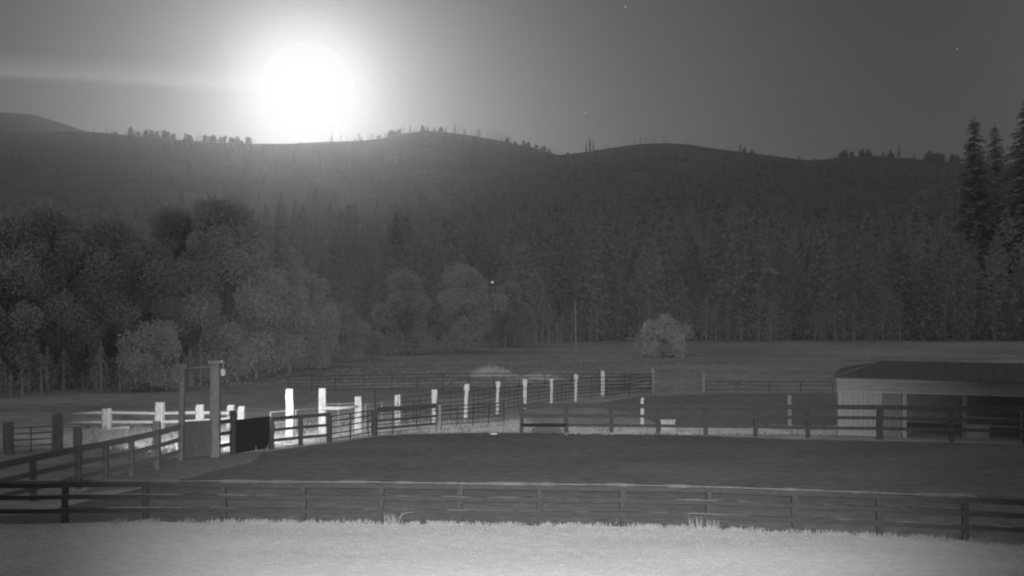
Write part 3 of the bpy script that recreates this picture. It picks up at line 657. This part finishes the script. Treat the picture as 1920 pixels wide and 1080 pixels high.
# pale tub behind the arena fence
p = W(1251, 808); tb = empty('water_tub', p, 'pale box shaped tub showing between the boards of the far arena fence', 'tub')
MB().box((p.x, p.y, 0.0), (.62, .5, .5), 0, (0, 0), 1.04).build('body', M['pipe'], tb)
MB().box((p.x, p.y, .5), (.70, .58, .04)).build('rim', M['pipe'], tb)
for x, y, wd, lab in ((925, 814.5, .42, 'small pale flat stone at the far edge of the arena'), (1183, 808, .5, 'low pale stone behind the far arena fence')):
    p = W(x, y); m = MB(); k = 10; hh = .07
    for z, s_ in ((-.02, 1), (hh * .6, .95), (hh, .6)):
        for j in range(k): a = 2 * math.pi * j / k; q = wd / 2 * s_ * rnd.uniform(.85, 1.1); m.v.append((p.x + q * math.cos(a), p.y + q * .6 * math.sin(a), z))
    for i in range(2):
        for j in range(k): m.f.append((i * k + j, i * k + (j + 1) % k, (i + 1) * k + (j + 1) % k, (i + 1) * k + j))
    m.f.append(tuple(2 * k + j for j in range(k))); tag(m.build('stone', M['palewood'], None), lab, 'stone')

# ------------------------------------------------------------------ shed at right
A = W(1570, 815.5); B = W(1920, 829.5); dr = (B - A).normalized(); bk = Vector((-dr.y, dr.x, 0))
if bk.y < 0: bk = -bk
LEN, DEP, EV = 15.0, 6.4, 2.50
rzs = math.atan2(dr.y, dr.x)
sh = empty('open_shed', A, 'long low open fronted shed with a dark roof at the right', 'shed')
def sp_(u, v, z): q = A + dr * u + bk * v; return (q.x, q.y, z)
def sbox(u0, u1, v0, v1, z0, z1):
    m = MB(); m.v = [sp_(u, v, z) for z in (z0, z1) for (u, v) in ((u0, v0), (u1, v0), (u1, v1), (u0, v1))]
    m.f = [(3, 2, 1, 0), (4, 5, 6, 7), (0, 1, 5, 4), (1, 2, 6, 5), (2, 3, 7, 6), (3, 0, 4, 7)]; return m
def boards(u0, u1, v, z0, z1, m_, name, bw=.2):
    m = MB(); k = u0
    while k < u1 - .01:
        e = min(k + bw, u1); b_ = sbox(k + .006, e - .006, v + rnd.uniform(0, .012), v + .03, z0, z1); o = len(m.v); m.v += b_.v; m.f += [tuple(i + o for i in f) for f in b_.f]; k = e
    return m.build(name, m_, sh)
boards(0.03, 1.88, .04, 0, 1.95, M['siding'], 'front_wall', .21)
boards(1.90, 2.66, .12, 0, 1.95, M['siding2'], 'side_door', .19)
sbox(-.02, LEN, 0, .045, 1.955, 2.42).build('header', M['fascia'], sh)
sbox(-.05, LEN, -.06, -.003, 2.40, 2.49).build('gutter', M['trim'], sh)
sbox(0.0, LEN, -.03, -.003, 1.90, 1.97).build('trim_board', M['trim'], sh)
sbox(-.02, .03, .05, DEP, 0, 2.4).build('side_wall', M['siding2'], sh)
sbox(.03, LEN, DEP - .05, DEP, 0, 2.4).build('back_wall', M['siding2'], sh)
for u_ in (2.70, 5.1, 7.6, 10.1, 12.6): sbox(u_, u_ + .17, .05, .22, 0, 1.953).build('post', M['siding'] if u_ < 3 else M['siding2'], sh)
hip = 2.1; RZ = 3.08
for nm, pts in (('roof', [(-.2, -.2, 2.5), (LEN, -.2, 2.5), (LEN, DEP / 2, RZ), (hip - .3, DEP / 2, RZ)]), ('roof', [(-.2, DEP + .2, 2.5), (-.2, -.2, 2.5), (hip - .3, DEP / 2, RZ)]), ('roof', [(LEN, DEP + .2, 2.5), (-.2, DEP + .2, 2.5), (hip - .3, DEP / 2, RZ), (LEN, DEP / 2, RZ)])):
    m = MB(); k = len(pts); m.v = [sp_(*p) for p in pts] + [sp_(p[0], p[1], p[2] + .05) for p in pts]
    m.f = [tuple(range(k - 1, -1, -1)), tuple(range(k, 2 * k))] + [(i, (i + 1) % k, k + (i + 1) % k, k + i) for i in range(k)]
    if len(pts) == 4 and pts[0][1] < 0:
        uu = .3
        while uu < LEN:
            f = min(1.0, (uu + .2) / (hip - .1)); q = len(m.v); bb = MB().bar(sp_(uu, -.19, 2.57), sp_(uu, lerp(-.2, DEP / 2, f), lerp(2.57, RZ + .07, f)), .035, .03); m.v += bb.v; m.f += [tuple(i + q for i in ff_) for ff_ in bb.f]; uu += .61
    m.build('roof', M['roof'], sh)
MB().tube([sp_(-.2, -.2, 2.56), sp_(hip - .3, DEP / 2, RZ + .06)], .02, 6).build('hip_cap', M['fascia'], sh)
# rails and a crate inside the shed
ir = empty('pipe_panel', sp_(7, 1.6, 0), 'pipe panel standing inside the shed at far right', 'fence panel')
for h in (.5, .85, 1.15): MB().tube([sp_(5.2, 1.2, h), sp_(9.8, 1.2, h)], .035, 6).build('rail', M['pipe'], ir)
for u_ in (5.25, 7.5, 9.75): MB().tube([sp_(u_, 1.2, 0), sp_(u_, 1.2, 1.2)], .035, 6).build('upright', M['pipe'], ir)
cr = sbox(5.15, 6.2, .5, 1.1, .02, .62).build('feed_box', M['siding']); tag(cr, 'low grey wooden feed box inside the shed beside its inner post', 'box')

# ------------------------------------------------------------------ grasses
def tufts(name, spots, m_, label, kind='stuff', blades=14, hh=(.1, .25), sp=.12, wd=.012, cat='grass'):
    m = MB(); r = random.Random(hash(name) % 1000 if False else len(spots))
    for c in spots:
        for k in range(blades):
            a = r.uniform(0, 6.3); b0 = Vector((c.x + r.gauss(0, sp), c.y + r.gauss(0, sp), .0)); h = r.uniform(*hh); ln = h * r.uniform(.1, .6)
            t = b0 + Vector((math.cos(a) * ln, math.sin(a) * ln, h)); s_ = Vector((wd, 0, 0))
            mid = b0.lerp(t, .5) + Vector((0, 0, h * .12)); b = len(m.v)
            m.v += [tuple(b0 - s_), tuple(b0 + s_), tuple(mid + s_ * .7), tuple(mid - s_ * .7), tuple(t)]; m.f += [(b, b + 1, b + 2, b + 3), (b + 3, b + 2, b + 4)]
    o = m.build(name, m_); tag(o, label, cat, kind=kind); return o
r = random.Random(5); spots = []
for i in range(5000):
    px = r.uniform(-40, 1960); t = r.random() ** 1.6; e = fb(px); spots.append(Vector((e.x * (1 - t * .2), e.y - t * 6.2, 0)))
tufts('grass', spots, M['lawnblade'], 'short pale lawn grass in the foreground', blades=5, hh=(.015, .035), sp=.12, wd=.009)
spots = [fb(r.uniform(250, 2000)) + Vector((0, r.uniform(-.15, .12), 0)) for i in range(230)]
for i in range(26):
    q = fb(r.uniform(200, 1950)) + Vector((0, r.uniform(-.1, .05), 0)); spots += [q + Vector((r.gauss(0, .12), r.gauss(0, .04), 0)) for _ in range(r.randint(3, 11))]
tufts('grass', spots, M['blade'], 'ragged grass along the foot of the front fence', blades=8, hh=(.03, .14), sp=.09)
spots = []
for i in range(750):
    px = r.uniform(160, 1000); y = r.uniform(793, interp([(150, 850), (300, 856), (455, 850), (500, 843), (560, 833), (640, 825), (700, 815), (760, 812), (1000, 810)], px)); spots.append(W(px, y))
tufts('grass', spots, M['dry'], 'tall dry grass among the corral posts', blades=9, hh=(.06, .30), sp=.2, wd=.014)
spots = [W(r.uniform(1060, 1700), r.uniform(801, 815)) for i in range(700)]
tufts('grass', spots, M['dry'], 'dry grass along the far arena fence', blades=8, hh=(.05, .16), sp=.2, wd=.014)
spots = [W(r.uniform(-100, 1700), r.uniform(668, 728)) for i in range(1500)]
tufts('grass', spots, M['dry'], 'rough pasture grass beyond the corral', blades=8, hh=(.06, .2), sp=.5, wd=.02)
for px, lab, n_, h_ in ((735, 'bright tuft at the foot of the front fence with one long arching stem', 26, (.15, .42)), (1306, 'left of two thin grass tufts at the foot of the front fence', 14, (.2, .5)), (1338, 'right of two thin grass tufts at the foot of the front fence', 18, (.15, .4))):
    o = tufts('grass_tuft', [fb(px) + Vector((0, -.05, 0))], M['blade'], lab, None, n_, h_, .09, .010, 'grass tuft')
    if px == 735:
        c = fb(px); me = MB(); me.tube([(c.x + .15, c.y - .06, 0), (c.x + .17, c.y - .06, .15), (c.x + .26, c.y - .06, .28), (c.x + .45, c.y - .06, .335), (c.x + .8, c.y - .06, .34)], [.014, .013, .012, .01, .006], 5)
        me.build('stem', M['blade'], o)
def brush(px, y, wd, h, n, lab):
    c = W(px, y); m = MB(); rr = random.Random(px)
    for k in range(n):
        dx = rr.gauss(0, wd / 2.6); b0 = c + Vector((dx, rr.gauss(0, .35), 0)); hh = h * rr.uniform(.45, 1.1) * max(.25, 1 - (dx / wd) ** 2 * 1.4)
        t = b0 + Vector((rr.gauss(0, .12) + dx * .06, rr.gauss(0, .1), hh)); s_ = Vector((.018, 0, 0))
        m.tri(b0 - s_, b0 + s_, t)
        m.tri(b0.lerp(t, .5), b0.lerp(t, .55) + s_ * 2, b0.lerp(t, .8) + Vector((rr.uniform(-.1, .1), 0, .05)))
    tag(m.build('dry_brush', M['brush']), lab, 'brush', kind='stuff')
brush(922, 708, 2.4, 1.05, 420, 'pale spiky clump of dry brush behind the rear pipe fence')
brush(1010, 712, 2.4, .6, 240, 'lower thin patch of dry brush right of the spiky clump')

# ------------------------------------------------------------------ haze
m = bpy.data.materials.new('haze'); m.use_nodes = True; t = m.node_tree; t.nodes.remove(t.nodes['Principled BSDF'])
pv = t.nodes.new('ShaderNodeVolumePrincipled'); pv.inputs['Color'].default_value = (.85, .85, .85, 1); pv.inputs['Density'].default_value = .00026; pv.inputs['Anisotropy'].default_value = .87
t.links.new(pv.outputs[0], t.nodes['Material Output'].inputs['Volume'])
hb = MB(); x0, x1, y0, y1, z0, z1 = -2600, 2600, -90, 3600, -4.5, 470
hb.v = [(x, y, z) for z in (z0, z1) for (x, y) in ((x0, y0), (x1, y0), (x1, y1), (x0, y1))]
hb.f = [(3, 2, 1, 0), (4, 5, 6, 7), (0, 1, 5, 4), (1, 2, 6, 5), (2, 3, 7, 6), (3, 0, 4, 7)]
tag(hb.build('haze', m), 'thin night haze between the camera and the hills', 'haze', kind='stuff')
